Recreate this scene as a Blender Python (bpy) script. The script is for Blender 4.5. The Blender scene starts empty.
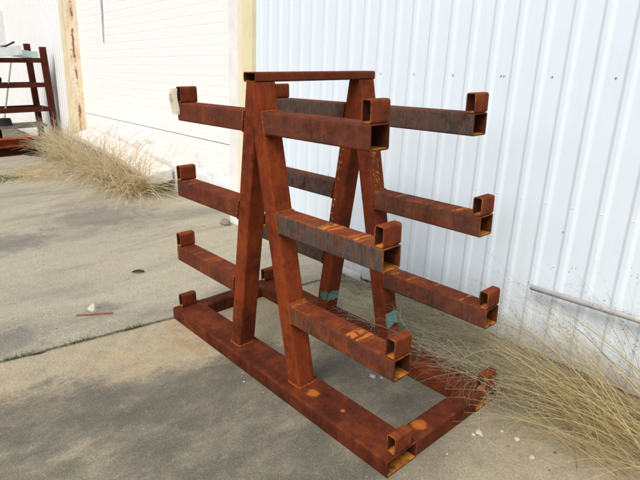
import bpy, bmesh, math, random
from mathutils import Vector, Matrix, noise as mnoise

random.seed(7)
S = bpy.context.scene
C = S.collection
rad = math.radians

# ------------------------------------------------------------------ fitted layout (metres, yard frame)
AC = 1.0014                     # centre of the A-frames along the rack
HB, WB = 0.0897, 0.205          # base beam height, width
DB, LB = 0.889, 2.0             # base depth, length
Y1, Y2, WA, HA = 0.056, 0.756, 0.111, 0.1058
LEV = ((1.4966, 0.7865), (1.016, 0.8752), (0.5494, 0.9623))
SX, SZ = 0.0512, 0.0919
TILT = 0.187
AL, TAU, WC = rad(1.8124), rad(2.9622), 1.5656
N0 = Vector((math.sin(AL), math.cos(AL), 0)); U = Vector((math.cos(AL), -math.sin(AL), 0)); Z = Vector((0, 0, 1))
UP = N0*math.sin(TAU) + Z*math.cos(TAU)
NN = N0*math.cos(TAU) - Z*math.sin(TAU)      # into the building
P0 = N0*WC
# the yard falls away from the building: G makes the building plumb and tilts the yard by 3 degrees
G = UP.rotation_difference(Z).to_matrix().to_4x4()

def W(s, z, off=0.0):
    """point on the facade: s along it, z up it, off in front of it"""
    return P0 + U*s + UP*z - NN*off
WALLM = Matrix((U, NN, UP)).transposed().to_4x4(); WALLM.translation = P0   # local x=s, y=into wall, z=up

# ------------------------------------------------------------------ object helpers
def tag(o, label=None, cat=None, group=None, kind=None):
    if label: o['label'] = label
    if cat: o['category'] = cat
    if group: o['group'] = group
    if kind: o['kind'] = kind
    return o

def empty(name, loc=(0, 0, 0)):
    o = bpy.data.objects.new(name, None); C.objects.link(o)
    o.location = loc; o.empty_display_size = 0.1
    return o

def obj(name, bm, mats, parent=None, smooth=False, loc=None):
    """loc: world origin of the mesh (mesh given in yard coordinates)"""
    me = bpy.data.meshes.new(name)
    bm.normal_update(); bm.to_mesh(me); bm.free()
    for m in (mats if isinstance(mats, (list, tuple)) else [mats]): me.materials.append(m)
    if smooth:
        for p in me.polygons: p.use_smooth = True
    o = bpy.data.objects.new(name, me); C.objects.link(o)
    if parent is not None:
        o.parent = parent
        base = world_of(parent)
        me.transform(base.inverted())
    elif loc is not None:
        me.transform(Matrix.Translation(-Vector(loc))); o.location = loc
    return o

def world_of(o):
    m = Matrix.LocRotScale(o.location, o.rotation_euler, o.scale)
    while o.parent is not None:
        o = o.parent
        m = Matrix.LocRotScale(o.location, o.rotation_euler, o.scale) @ m
    return m

def bm_box(bm, x0, x1, y0, y1, z0, z1, mat=None, M=None):
    vs = [bm.verts.new((x, y, z)) for x in (x0, x1) for y in (y0, y1) for z in (z0, z1)]
    if M is not None:
        for v in vs: v.co = M @ v.co
    idx = ((0, 1, 3, 2), (4, 6, 7, 5), (0, 4, 5, 1), (2, 3, 7, 6), (0, 2, 6, 4), (1, 5, 7, 3))
    fs = [bm.faces.new([vs[i] for i in f]) for f in idx]
    if mat is not None:
        for f in fs: f.material_index = mat
    return vs

def box(*a, M=None, bevel=0.0):
    bm = bmesh.new(); bm_box(bm, *a, M=M)
    bmesh.ops.recalc_face_normals(bm, faces=bm.faces)
    if bevel:
        bmesh.ops.bevel(bm, geom=bm.edges[:], offset=bevel, segments=2, affect='EDGES', profile=0.6)
    return bm

def profile(w, h, r, n=3):
    pts = []
    for cx, cy, a0 in ((w/2-r, h/2-r, 0), (-w/2+r, h/2-r, 90), (-w/2+r, -h/2+r, 180), (w/2-r, -h/2+r, 270)):
        for k in range(n+1):
            a = rad(a0+90*k/n); pts.append((cx+r*math.cos(a), cy+r*math.sin(a)))
    return pts

def tube(p0, p1, A, B, w, h, t=0.0065, r=0.011, shear0=(0, 0), shear1=(0, 0), bm=None, jitter=0.0):
    """hollow rectangular steel tube; cross section axes A (width w) and B (height h)"""
    bm = bm or bmesh.new()
    p0, p1, A, B = Vector(p0), Vector(p1), Vector(A), Vector(B)
    ax = (p1-p0).normalized()
    out, inn = profile(w, h, r), profile(w-2*t, h-2*t, max(r-t, 0.003))
    def ring(p, pts, sh): return [bm.verts.new(p+A*a+B*b+ax*(sh[0]*a+sh[1]*b)) for a, b in pts]
    o0, o1, i0, i1 = ring(p0, out, shear0), ring(p1, out, shear1), ring(p0, inn, shear0), ring(p1, inn, shear1)
    n = len(out)
    for k in range(n):
        j = (k+1) % n
        bm.faces.new((o0[k], o0[j], o1[j], o1[k])).material_index = 0
        bm.faces.new((i0[j], i0[k], i1[k], i1[j])).material_index = 1
        bm.faces.new((o0[j], o0[k], i0[k], i0[j])).material_index = 0
        bm.faces.new((o1[k], o1[j], i1[j], i1[k])).material_index = 0
    return bm

def rod(bm, pts, r, n=8, cap=True, r1=None):
    pts = [Vector(p) for p in pts]; rings = []
    for i, p in enumerate(pts):
        d = (pts[min(i+1, len(pts)-1)]-pts[max(i-1, 0)]).normalized()
        a = d.orthogonal().normalized() if i == 0 else (rings_a - d*rings_a.dot(d)).normalized()
        rings_a = a
        b = d.cross(a); rr = r if r1 is None else r+(r1-r)*i/(len(pts)-1)
        rings.append([bm.verts.new(p+a*(rr*math.cos(2*math.pi*k/n))+b*(rr*math.sin(2*math.pi*k/n))) for k in range(n)])
    for q0, q1 in zip(rings, rings[1:]):
        for k in range(n):
            j = (k+1) % n; bm.faces.new((q0[k], q0[j], q1[j], q1[k]))
    if cap:
        bm.faces.new(rings[0][::-1]); bm.faces.new(rings[-1])
    return bm

# ------------------------------------------------------------------ material helpers
class NT:
    def __init__(s, name):
        s.m = bpy.data.materials.new(name); s.m.use_nodes = True
        s.t = s.m.node_tree; s.n = s.t.nodes; s.l = s.t.links
        s.b = s.n['Principled BSDF']
        s.tc = s.n.new('ShaderNodeTexCoord'); s.geo = s.n.new('ShaderNodeNewGeometry')
    def link(s, a, b): s.l.new(a, b)
    def val(s, sock, v):
        if hasattr(v, 'is_output') or isinstance(v, bpy.types.NodeSocket): s.l.new(v, sock)
        else: sock.default_value = v
    def mapping(s, scale=(1, 1, 1), rot=(0, 0, 0), loc=(0, 0, 0), src=None):
        n = s.n.new('ShaderNodeMapping'); n.inputs['Scale'].default_value = scale; n.inputs['Rotation'].default_value = rot
        n.inputs['Location'].default_value = loc
        s.link(src or s.tc.outputs['Object'], n.inputs['Vector']); return n.outputs[0]
    def noise(s, scale, detail=4, rough=0.55, vec=None, dist=0.0, loc=None):
        n = s.n.new('ShaderNodeTexNoise'); n.inputs['Scale'].default_value = scale
        n.inputs['Detail'].default_value = detail; n.inputs['Roughness'].default_value = rough; n.inputs['Distortion'].default_value = dist
        s.link(vec or s.tc.outputs['Object'], n.inputs['Vector']); return n.outputs['Fac']
    def voro(s, scale, vec=None, out='Distance'):
        n = s.n.new('ShaderNodeTexVoronoi'); n.inputs['Scale'].default_value = scale
        s.link(vec or s.tc.outputs['Object'], n.inputs['Vector']); return n.outputs[out]
    def ramp(s, fac, stops):
        n = s.n.new('ShaderNodeValToRGB'); e = n.color_ramp.elements
        while len(e) < len(stops): e.new(0.5)
        for el, (p, c) in zip(e, stops):
            el.position = p; el.color = (c, c, c, 1) if isinstance(c, (int, float)) else (*c, 1)
        s.link(fac, n.inputs['Fac']); return n.outputs['Color']
    def step(s, fac, lo, hi, inv=False):
        n = s.n.new('ShaderNodeMapRange'); n.interpolation_type = 'SMOOTHSTEP'
        n.inputs['From Min'].default_value = lo; n.inputs['From Max'].default_value = hi
        if inv: n.inputs['To Min'].default_value = 1; n.inputs['To Max'].default_value = 0
        s.val(n.inputs['Value'], fac); return n.outputs[0]
    def math(s, op, a, b=0.0):
        n = s.n.new('ShaderNodeMath'); n.operation = op; s.val(n.inputs[0], a); s.val(n.inputs[1], b); return n.outputs[0]
    def mul(s, *a):
        r = a[0]
        for x in a[1:]: r = s.math('MULTIPLY', r, x)
        return r
    def mix(s, fac, a, b, mode='MIX'):
        n = s.n.new('ShaderNodeMix'); n.data_type = 'RGBA'; n.blend_type = mode
        s.val(n.inputs['Factor'], fac)
        for k, v in (('A', a), ('B', b)):
            sock = [i for i in n.inputs if i.name == k and i.type == 'RGBA'][0]
            if isinstance(v, tuple): sock.default_value = (*v, 1)
            else: s.link(v, sock)
        return [o for o in n.outputs if o.type == 'RGBA'][0]
    def xyz(s, src=None):
        n = s.n.new('ShaderNodeSeparateXYZ'); s.link(src or s.tc.outputs['Object'], n.inputs[0]); return n.outputs
    def bump(s, h, strength=0.3, dist=0.004):
        n = s.n.new('ShaderNodeBump'); n.inputs['Strength'].default_value = strength; n.inputs['Distance'].default_value = dist
        s.link(h, n.inputs['Height']); s.link(n.outputs[0], s.b.inputs['Normal'])
    def out(s, col, rough=0.7, metal=0.0, spec=0.5):
        s.val(s.b.inputs['Base Color'], (*col, 1) if isinstance(col, tuple) else col)
        s.val(s.b.inputs['Roughness'], rough); s.b.inputs['Metallic'].default_value = metal
        s.b.inputs['Specular IOR Level'].default_value = spec
        return s.m

def rust(name, mid=(0.17, 0.044, 0.016), dark=(0.07, 0.02, 0.011), hot=(0.36, 0.105, 0.02), mill=0.0, stripes=0.0, edge=0.0, spots=(), seed=0.0, hotlev=0.62, floor=0.0, marks=False, run_=0.10, cover=0.0):
    s = NT(name)
    src = s.mapping(loc=(seed, seed*0.7, seed*1.3))
    big = s.noise(5.0, 5, 0.6, src); med = s.noise(22, 5, 0.65, src); fine = s.noise(150, 3, 0.6, src)
    f = s.math('ADD', s.mul(big, 0.6), s.mul(med, 0.4))
    col = s.ramp(f, [(0.36, dark), (0.5, mid), (hotlev, tuple(m*0.7+h*0.3 for m, h in zip(mid, hot))), (0.78, hot)])
    nz = s.xyz(s.geo.outputs['Normal'])
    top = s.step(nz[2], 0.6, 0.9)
    if floor:  # orange rust and the light on the tube floors, painted onto upward-facing insides
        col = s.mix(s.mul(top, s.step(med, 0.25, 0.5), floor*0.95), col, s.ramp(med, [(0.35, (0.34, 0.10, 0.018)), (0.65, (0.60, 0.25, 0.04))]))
    if mill:   # blue-grey mill scale that the rust has not taken, on the tube's long sides
        side = s.step(s.math('ABSOLUTE', nz[1]), 0.7, 0.9)
        lo = s.mapping((1.2, 6, 9), src=src)
        mk = s.math('MINIMUM', s.math('ADD', s.mul(s.step(s.noise(2.6, 6, 0.68, lo), 0.33, 0.60), s.step(s.noise(34, 5, 0.7, src), 0.30, 0.60)), s.math('ADD', s.mul(s.step(s.noise(3.4, 3, 0.5, lo), 0.48, 0.6), 0.35), cover)), 1.0)
        mk = s.mul(mk, s.step(s.math('ADD', big, s.mul(med, 0.5)), 0.52+0.4*(cover == 0), 0.62+0.4*(cover == 0)) if cover else 1.0)
        grain = s.ramp(s.noise(60, 4, 0.7, s.mapping((1, 1, 0.25), src=src)), [(0.32, (0.038, 0.034, 0.034)), (0.55, (0.082, 0.073, 0.066)), (0.72, (0.14, 0.075, 0.04))])
        col = s.mix(s.mul(mk, side, mill), col, grain)
        mk2 = s.step(s.noise(7, 6, 0.68, src), 0.48, 0.66)
        col = s.mix(s.mul(mk2, top, mill*0.6), col, (0.06, 0.045, 0.042))
    if stripes:  # bands across the top worn by stored stock
        x = s.mapping((1, 0.06, 0.06), src=src)
        b = s.math('ADD', s.mul(s.noise(17, 2, 0.5, x), 0.5), s.mul(s.noise(49, 3, 0.7, x), 0.5)); brk = s.step(s.noise(30, 3, 0.6, src), 0.36, 0.5)
        st = s.step(b, 0.545, 0.60)
        col = s.mix(s.mul(st, top, brk, stripes), col, (0.52, 0.17, 0.03))
    if edge:
        bv = s.n.new('ShaderNodeBevel'); bv.samples = 6; bv.inputs['Radius'].default_value = 0.009
        dt = s.n.new('ShaderNodeVectorMath'); dt.operation = 'DOT_PRODUCT'
        s.link(bv.outputs[0], dt.inputs[0]); s.link(s.geo.outputs['True Normal'], dt.inputs[1])
        pt = s.step(dt.outputs['Value'], 0.86, 0.985, True)
        col = s.mix(s.mul(pt, edge, s.step(big, 0.40, 0.56), s.step(med, 0.35, 0.6)), col, (0.42, 0.17, 0.035))
    for (px, py, pz, r) in spots:
        d = s.n.new('ShaderNodeVectorMath'); d.operation = 'DISTANCE'
        s.link(s.tc.outputs['Object'], d.inputs[0]); d.inputs[1].default_value = (px-AC, py-DB/2, pz)
        dd = s.math('ADD', d.outputs['Value'], s.mul(s.math('SUBTRACT', med, 0.5), r*1.6))
        col = s.mix(s.step(dd, r*0.45, r, True), col, (0.42, 0.12, 0.018))
    if marks:  # worn yellow mill marking on two faces of the far frame, too broken to read
        x, y, z = s.xyz()
        band = lambda v, lo, hi, e: s.mul(s.step(v, lo, lo+e), s.step(v, hi-e, hi, True))
        a1 = s.math('ADD', x, s.math('SUBTRACT', 0.3335, s.mul(s.math('SUBTRACT', z, 0.11), TILT)))
        m1 = s.mul(band(a1, 0.012, 0.045, 0.004), band(z, 0.70, 1.37, 0.02), s.step(nz[1], -0.9, -0.8, True), s.step(x, 0.0, 0.01, True))
        m2 = s.mul(band(s.math('SUBTRACT', y, Y2-DB/2), 0.020, 0.075, 0.004), band(z, 0.95, 1.40, 0.02), s.step(nz[0], 0.8, 0.9), s.step(x, 0.0, 0.01))
        fl = s.mul(s.step(s.voro(125, s.mapping((1, 1, 0.75))), 0.33, 0.42, True), s.step(s.noise(46, 2, 0.5), 0.49, 0.56))
        col = s.mix(s.mul(s.math('ADD', m1, m2), fl, 0.85), col, (0.60, 0.43, 0.14))
    col = s.mix(s.mul(s.step(fine, 0.35, 0.7, True), 0.35), col, s.mix(0.55, col, (0.03, 0.012, 0.008)))
    # flakes that have lifted, dark pits, and streaks that ran down the faces
    run = s.noise(26, 5, 0.7, s.mapping((1, 1, 0.10), src=src))
    vert = s.step(s.math('ABSOLUTE', nz[2]), 0.5, 0.7, True)
    col = s.mix(s.mul(vert, s.step(run, 0.50, 0.64), run_), col, hot)
    col = s.mix(s.mul(vert, s.step(run, 0.36, 0.46, True), run_), col, tuple(d*0.6 for d in dark))
    flake = s.step(s.noise(13, 8, 0.78, src), 0.555, 0.60)
    col = s.mix(s.mul(flake, 0.32), col, tuple(m*0.5 for m in mid))
    pit = s.step(s.voro(150, src), 0.16, 0.26, True)
    pit = s.mul(pit, s.step(s.noise(18, 3, 0.6, src), 0.48, 0.58))
    col = s.mix(s.mul(pit, 0.7), col, (0.022, 0.009, 0.006))
    h = s.math('ADD', s.math('ADD', s.mul(med, 0.6), s.mul(fine, 0.5)), s.mul(s.math('ADD', pit, s.mul(flake, 0.5)), -0.6))
    s.bump(h, 0.5, 0.004)
    return s.out(col, s.ramp(f, [(0.35, 0.8), (0.65, 0.95)]), 0.0, 0.12)

def plain(name, a, b, scale=8, rough=0.6, metal=0, bump=0.1, spec=0.4):
    s = NT(name)
    f = s.noise(scale, 5, 0.6)
    s.bump(s.noise(scale*6, 3), bump, 0.003)
    return s.out(s.ramp(f, [(0.35, a), (0.65, b)]), rough, metal, spec)

def straw(name, stops, trans=0.45):
    s = NT(name)
    f = s.geo.outputs['Random Per Island']
    col = s.ramp(f, stops)
    v = s.noise(40, 2)
    col = s.mix(s.mul(s.step(v, 0.35, 0.6, True), 0.35), col, s.mix(0.6, col, (0.10, 0.075, 0.04)))
    m = s.out(col, 0.75, 0, 0.25)
    if trans:
        t = s.n.new('ShaderNodeBsdfTranslucent'); s.link(col, t.inputs['Color'])
        mx = s.n.new('ShaderNodeMixShader'); mx.inputs[0].default_value = trans
        s.link(s.b.outputs[0], mx.inputs[1]); s.link(t.outputs[0], mx.inputs[2])
        s.link(mx.outputs[0], s.n['Material Output'].inputs['Surface'])
    return m
M = {}
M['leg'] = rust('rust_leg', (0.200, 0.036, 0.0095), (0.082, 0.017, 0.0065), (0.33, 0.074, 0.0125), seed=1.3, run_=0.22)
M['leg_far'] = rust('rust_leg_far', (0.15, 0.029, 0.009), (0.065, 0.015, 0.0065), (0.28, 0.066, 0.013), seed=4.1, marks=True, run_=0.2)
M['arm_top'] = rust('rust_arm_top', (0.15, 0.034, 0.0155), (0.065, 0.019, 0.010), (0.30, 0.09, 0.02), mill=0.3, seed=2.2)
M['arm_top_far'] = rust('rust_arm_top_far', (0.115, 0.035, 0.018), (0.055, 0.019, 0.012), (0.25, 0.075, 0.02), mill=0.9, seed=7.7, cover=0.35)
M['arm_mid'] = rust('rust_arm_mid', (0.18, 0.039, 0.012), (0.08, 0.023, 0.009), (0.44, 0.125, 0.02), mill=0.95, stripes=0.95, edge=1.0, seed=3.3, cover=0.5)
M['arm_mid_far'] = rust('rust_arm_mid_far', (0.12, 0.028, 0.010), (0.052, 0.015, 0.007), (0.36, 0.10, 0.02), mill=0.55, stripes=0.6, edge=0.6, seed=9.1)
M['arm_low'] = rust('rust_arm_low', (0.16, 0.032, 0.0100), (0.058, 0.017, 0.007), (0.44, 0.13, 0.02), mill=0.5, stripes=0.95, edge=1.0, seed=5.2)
M['arm_left'] = rust('rust_arm_left', (0.15, 0.031, 0.012), (0.065, 0.018, 0.008), (0.36, 0.105, 0.02), mill=0.3, stripes=0.35, seed=6.4)
M['stop'] = rust('rust_stop', (0.17, 0.035, 0.0125), (0.07, 0.018, 0.008), (0.38, 0.105, 0.018), edge=0.8, seed=8.8)
M['base'] = rust('rust_base', (0.102, 0.0205, 0.008), (0.040, 0.0105, 0.0055), (0.30, 0.080, 0.016), seed=0.4, edge=0.7,
                 spots=((1.41, 0.085, HB, 0.045), (1.62, 0.10, HB, 0.016), (1.935, 0.30, HB, 0.045)))
M['bar'] = rust('rust_bar', (0.15, 0.033, 0.014), (0.09, 0.025, 0.012), (0.26, 0.075, 0.02), seed=5.9)
M['inner'] = rust('rust_inner', (0.075, 0.022, 0.008), (0.030, 0.010, 0.005), (0.25, 0.08, 0.016), seed=1.9, hotlev=0.62, floor=1.0)  # rust with tube shade painted into the walls and light into the floor
M['weld'] = rust('rust_weld', (0.25, 0.06, 0.013), (0.12, 0.03, 0.010), (0.42, 0.13, 0.024), seed=2.9)
M['rackfar'] = rust('rust_shelf', (0.085, 0.020, 0.011), (0.045, 0.012, 0.008), (0.16, 0.040, 0.014), seed=3.7)
M['channel'] = rust('rust_channel', (0.36, 0.07, 0.016), (0.13, 0.028, 0.010), (0.38, 0.09, 0.018), seed=6.6)

# white paint on the ribbed sheet: chalky, faint run-down dirt, grime that splashed up at the foot
def wallpaint(name, base, dirt, foot=1.0):
    s = NT(name)
    streak = s.noise(9, 5, 0.6, s.mapping((3.0, 1, 0.18)))
    blot = s.noise(2.2, 5, 0.6)
    col = s.mix(s.mul(s.step(streak, 0.52, 0.72), 0.22), base, dirt)
    col = s.mix(s.mul(s.step(blot, 0.5, 0.75), 0.18), col, dirt)
    z = s.xyz()[2]
    zz = s.math('ADD', z, s.mul(s.math('SUBTRACT', s.noise(7, 5, 0.7), 0.5), 0.35))
    col = s.mix(s.mul(s.step(zz, 0.02, 0.22, True), 0.55*foot), col, (0.40, 0.37, 0.31))
    sp = s.step(s.voro(26, out='Distance'), 0.03, 0.07, True)
    col = s.mix(s.mul(sp, s.step(s.noise(3, 2), 0.55, 0.65), 0.45), col, (0.3, 0.28, 0.26))
    s.bump(s.noise(3.5, 3, 0.5), 0.12, 0.02)
    return s.out(col, s.ramp(streak, [(0.3, 0.38), (0.7, 0.55)]), 0, 0.5)
M['wall'] = wallpaint('white_wall_paint', (0.695, 0.79, 0.87), (0.58, 0.65, 0.70))
M['wall_left'] = wallpaint('white_wall_paint_far', (0.80, 0.82, 0.82), (0.66, 0.66, 0.64))
s = NT('white_door_paint')
st = s.noise(4, 5, 0.6, s.mapping((1, 1, 2.5)))
col = s.mix(s.mul(s.step(st, 0.5, 0.75), 0.2), (0.84, 0.85, 0.85), (0.70, 0.70, 0.70))
z = s.xyz()[2]
lowm = s.step(s.math('ADD', z, s.mul(s.math('SUBTRACT', s.noise(2.4, 5, 0.7, s.mapping((1, 1, 2))), 0.5), 0.9)), 0.35, 0.75, True)
smear = s.step(s.noise(3.0, 5, 0.7, s.mapping((0.8, 1, 3.5))), 0.5, 0.66)
col = s.mix(s.mul(lowm, smear, 0.75), col, (0.42, 0.43, 0.46))
s.bump(s.noise(5, 3), 0.06, 0.01)
M['door'] = s.out(col, 0.5, 0, 0.4)
M['seam'] = plain('door_seam', (0.26, 0.25, 0.22), (0.36, 0.35, 0.31), 12, 0.8)
M['white'] = plain('white_trim', (0.72, 0.74, 0.74), (0.82, 0.82, 0.80), 5, 0.45)
M['cream'] = plain('cream_trim', (0.74, 0.68, 0.50), (0.80, 0.74, 0.56), 5, 0.5)
M['yellow'] = plain('yellow_trim', (0.70, 0.62, 0.40), (0.77, 0.70, 0.48), 4, 0.5)
M['dark'] = plain('dark_gap', (0.03, 0.03, 0.03), (0.05, 0.05, 0.045), 8, 0.9)
s = NT('yellow_jamb_rusting')
a = s.noise(4.5, 6, 0.7, s.mapping((2.2, 2.2, 0.6))); b = s.noise(14, 5, 0.7)
col = s.mix(s.mul(s.step(a, 0.46, 0.62), 0.75), (0.82, 0.73, 0.54), (0.74, 0.50, 0.28))
yy = s.math('ABSOLUTE', s.math('SUBTRACT', s.math('ADD', s.xyz()[1], s.mul(s.math('SUBTRACT', s.noise(3.5, 5, 0.7), 0.5), 0.12)), 0.10))
col = s.mix(s.mul(s.step(yy, 0.006, 0.03, True), s.step(s.noise(6, 5, 0.7), 0.40, 0.52)), col, (0.26, 0.12, 0.07))
col = s.mix(s.mul(s.step(b, 0.60, 0.68), 0.8), col, (0.36, 0.16, 0.08))
M['jamb'] = s.out(col, 0.7)

# concrete
def concrete(name, kind):
    s = NT(name)
    x = s.xyz()
    diag = s.mapping((1.0, 0.32, 1), (0, 0, rad(-14)))
    big = s.noise(1.15, 8, 0.70, diag, 0.4); mid = s.noise(5.5, 8, 0.72); fine = s.noise(70, 4, 0.7); grit = s.noise(170, 4, 0.75)
    if kind == 'old':
        col = s.ramp(big, [(0.32, (0.20, 0.190, 0.158)), (0.43, (0.295, 0.276, 0.215)), (0.54, (0.385, 0.357, 0.268)), (0.72, (0.46, 0.425, 0.315))])
        agg = s.voro(80, out='Distance'); agc = s.voro(80, out='Color')
        ex = s.step(s.noise(1.7, 5, 0.65, loc=None, vec=s.mapping(loc=(2, 5, 0))), 0.40, 0.58)
        col = s.mix(s.mul(s.step(agg, 0.25, 0.5, True), s.math('ADD', 0.25, s.mul(ex, 0.6))), col, s.mix(0.6, s.mix(1.0, agc, (0.75, 0.66, 0.48), 'MULTIPLY'), (0.60, 0.52, 0.35)))
        dirt = s.mul(s.step(s.noise(2.3, 8, 0.74, s.mapping((1, 0.4, 1), (0, 0, rad(-20)), (3, 1, 0))), 0.5, 0.70), 0.42)
        col = s.mix(dirt, col, (0.13, 0.12, 0.11))
        # grey oil patch by the joint at the near left, and dirt blown against the stone
        for px, py, r in ((-0.42, -0.95, 0.26), (-0.5, -0.34, 0.16), (-3.0, 0.55, 0.7), (-2.6, -0.5, 0.45)):
            d = s.n.new('ShaderNodeVectorMath'); d.operation = 'DISTANCE'; s.link(s.tc.outputs['Object'], d.inputs[0]); d.inputs[1].default_value = (px, py, 0)
            m = s.step(s.math('ADD', d.outputs['Value'], s.mul(s.math('SUBTRACT', mid, 0.5), r*2.2)), r*0.35, r*1.05, True)
            col = s.mix(s.mul(m, 0.55), col, (0.12, 0.112, 0.105))
    else:
        col = s.ramp(mid, [(0.3, (0.325, 0.28, 0.185)), (0.5, (0.425, 0.365, 0.235)), (0.7, (0.475, 0.41, 0.265))])
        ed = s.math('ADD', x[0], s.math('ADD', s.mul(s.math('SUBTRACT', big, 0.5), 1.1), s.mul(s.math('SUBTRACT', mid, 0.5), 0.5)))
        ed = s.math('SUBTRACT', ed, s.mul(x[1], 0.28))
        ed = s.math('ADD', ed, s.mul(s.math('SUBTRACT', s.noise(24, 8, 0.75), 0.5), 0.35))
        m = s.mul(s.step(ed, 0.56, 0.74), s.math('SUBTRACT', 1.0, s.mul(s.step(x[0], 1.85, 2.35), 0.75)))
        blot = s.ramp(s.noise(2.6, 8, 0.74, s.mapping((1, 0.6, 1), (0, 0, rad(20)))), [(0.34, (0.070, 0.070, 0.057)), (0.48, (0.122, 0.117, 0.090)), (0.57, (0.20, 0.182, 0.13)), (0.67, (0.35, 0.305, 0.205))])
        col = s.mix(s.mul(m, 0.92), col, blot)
        # rust that washed off the rack's front beam
        fr = s.step(s.math('ABSOLUTE', s.math('SUBTRACT', x[1], -0.10)), 0.0, 0.20, True)
        al = s.mul(s.step(x[0], -0.05, 0.1), s.step(x[0], 0.5, 1.0, True))
        sm = s.step(s.noise(6, 5, 0.65, s.mapping((0.5, 1.4, 1), (0, 0, rad(25)))), 0.46, 0.62)
        col = s.mix(s.mul(fr, al, sm, 0.42), col, (0.42, 0.20, 0.055))
        ys = s.mul(s.step(s.noise(2.4, 5, 0.6, s.mapping((1.5, 0.35, 1), (0, 0, rad(-12)), (5, 0, 0))), 0.52, 0.66), s.step(x[0], 0.45, 0.6, True))
        col = s.mix(s.mul(ys, 0.6), col, (0.52, 0.37, 0.18))
    mott = s.noise(16, 8, 0.75)
    col = s.mix(s.mul(s.step(mott, 0.50, 0.68), 0.35), col, s.mix(0.6, col, (0.10, 0.095, 0.08)))
    col = s.mix(s.mul(s.step(mott, 0.34, 0.46, True), 0.30), col, s.mix(0.5, col, (0.60, 0.53, 0.40)))
    jd = s.math('ABSOLUTE', s.math('SUBTRACT', x[0], s.math('ADD', s.mul(x[1], 0.148), -0.02)))
    jd = s.math('ADD', jd, s.mul(s.math('SUBTRACT', fine, 0.5), 0.05))
    col = s.mix(s.mul(s.step(jd, 0.005, 0.035, True), 0.65), col, (0.11, 0.095, 0.065))
    col = s.mix(s.mul(s.step(grit, 0.50, 0.66), 0.55), col, s.mix(0.5, col, (0.66, 0.60, 0.48)))
    col = s.mix(s.mul(s.step(grit, 0.36, 0.48, True), 0.6), col, s.mix(0.55, col, (0.05, 0.048, 0.042)))
    col = s.mix(s.mul(s.step(fine, 0.42, 0.62, True), 0.40), col, s.mix(0.6, col, (0.06, 0.055, 0.05)))
    s.bump(s.math('ADD', s.mul(fine, 0.7), s.mul(grit, 0.6)), 0.45, 0.006)
    return s.out(col, 0.9, 0, 0.25)
M['conc_old'] = concrete('concrete_old_slab', 'old')
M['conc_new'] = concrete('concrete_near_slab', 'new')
s = NT('soil'); a = s.noise(9, 6, 0.7); b = s.noise(60, 4, 0.7)
col = s.ramp(a, [(0.35, (0.075, 0.068, 0.05)), (0.52, (0.17, 0.15, 0.105)), (0.68, (0.28, 0.245, 0.17))])
s.bump(b, 0.8, 0.01); M['soil'] = s.out(col, 0.95, 0, 0.2)
M['curb'] = plain('pale_concrete_curb', (0.60, 0.61, 0.62), (0.74, 0.75, 0.75), 4, 0.85, 0, 0.4)
M['curb_white'] = plain('white_painted_concrete', (0.66, 0.64, 0.60), (0.82, 0.80, 0.76), 6, 0.8, 0, 0.4)
M['pipe'] = plain('galvanised_pipe', (0.48, 0.48, 0.47), (0.60, 0.60, 0.59), 14, 0.5, 0.1, 0.08)
M['stone'] = plain('pale_stone', (0.40, 0.36, 0.28), (0.60, 0.55, 0.44), 25, 0.85, 0, 0.5)
M['chip'] = plain('white_chip', (0.33, 0.30, 0.25), (0.50, 0.47, 0.41), 30, 0.85, 0, 0.4)
M['grit'] = straw('grit_grains', [(0.0, (0.08, 0.07, 0.06)), (0.4, (0.25, 0.22, 0.17)), (0.8, (0.5, 0.45, 0.36)), (1.0, (0.66, 0.62, 0.54))], 0)
M['tan'] = plain('tan_pebble', (0.45, 0.33, 0.19), (0.55, 0.42, 0.26), 30, 0.85, 0, 0.4)
M['leaf'] = plain('brown_leaf', (0.11, 0.04, 0.022), (0.17, 0.065, 0.03), 30, 0.8, 0, 0.3)
M['stick'] = plain('rust_strip', (0.20, 0.065, 0.035), (0.28, 0.10, 0.05), 30, 0.85, 0, 0.3)
M['tag'] = plain('cream_tag', (0.86, 0.82, 0.66), (0.90, 0.87, 0.74), 40, 0.6, 0, 0.05)
M['pink'] = plain('faded_pink_ink', (0.62, 0.36, 0.30), (0.70, 0.46, 0.38), 60, 0.7)
M['teal'] = plain('teal_tape', (0.16, 0.42, 0.40), (0.34, 0.62, 0.57), 28, 0.55, 0, 0.2)
M['green'] = plain('green_tape', (0.07, 0.20, 0.10), (0.12, 0.28, 0.15), 28, 0.55, 0, 0.2)
M['red'] = plain('red_tape', (0.36, 0.07, 0.05), (0.50, 0.14, 0.10), 30, 0.6, 0, 0.2)
M['marking'] = plain('yellow_stencil', (0.62, 0.46, 0.16), (0.74, 0.62, 0.34), 60, 0.7)
M['screw'] = plain('grey_screw', (0.34, 0.34, 0.34), (0.46, 0.45, 0.44), 30, 0.5, 0.4)
M['board'] = plain('weathered_board', (0.15, 0.14, 0.115), (0.24, 0.225, 0.18), 6, 0.9, 0, 0.5)
M['sheet'] = plain('white_scrap', (0.62, 0.68, 0.70), (0.80, 0.82, 0.80), 7, 0.5)
M['sheet_teal'] = plain('pale_teal_scrap', (0.42, 0.58, 0.58), (0.58, 0.70, 0.69), 7, 0.5)
M['black'] = plain('black_rubber', (0.012, 0.012, 0.013), (0.03, 0.03, 0.03), 12, 0.7)
M['cord'] = plain('grey_cord', (0.34, 0.40, 0.43), (0.46, 0.51, 0.53), 12, 0.8)

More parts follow.
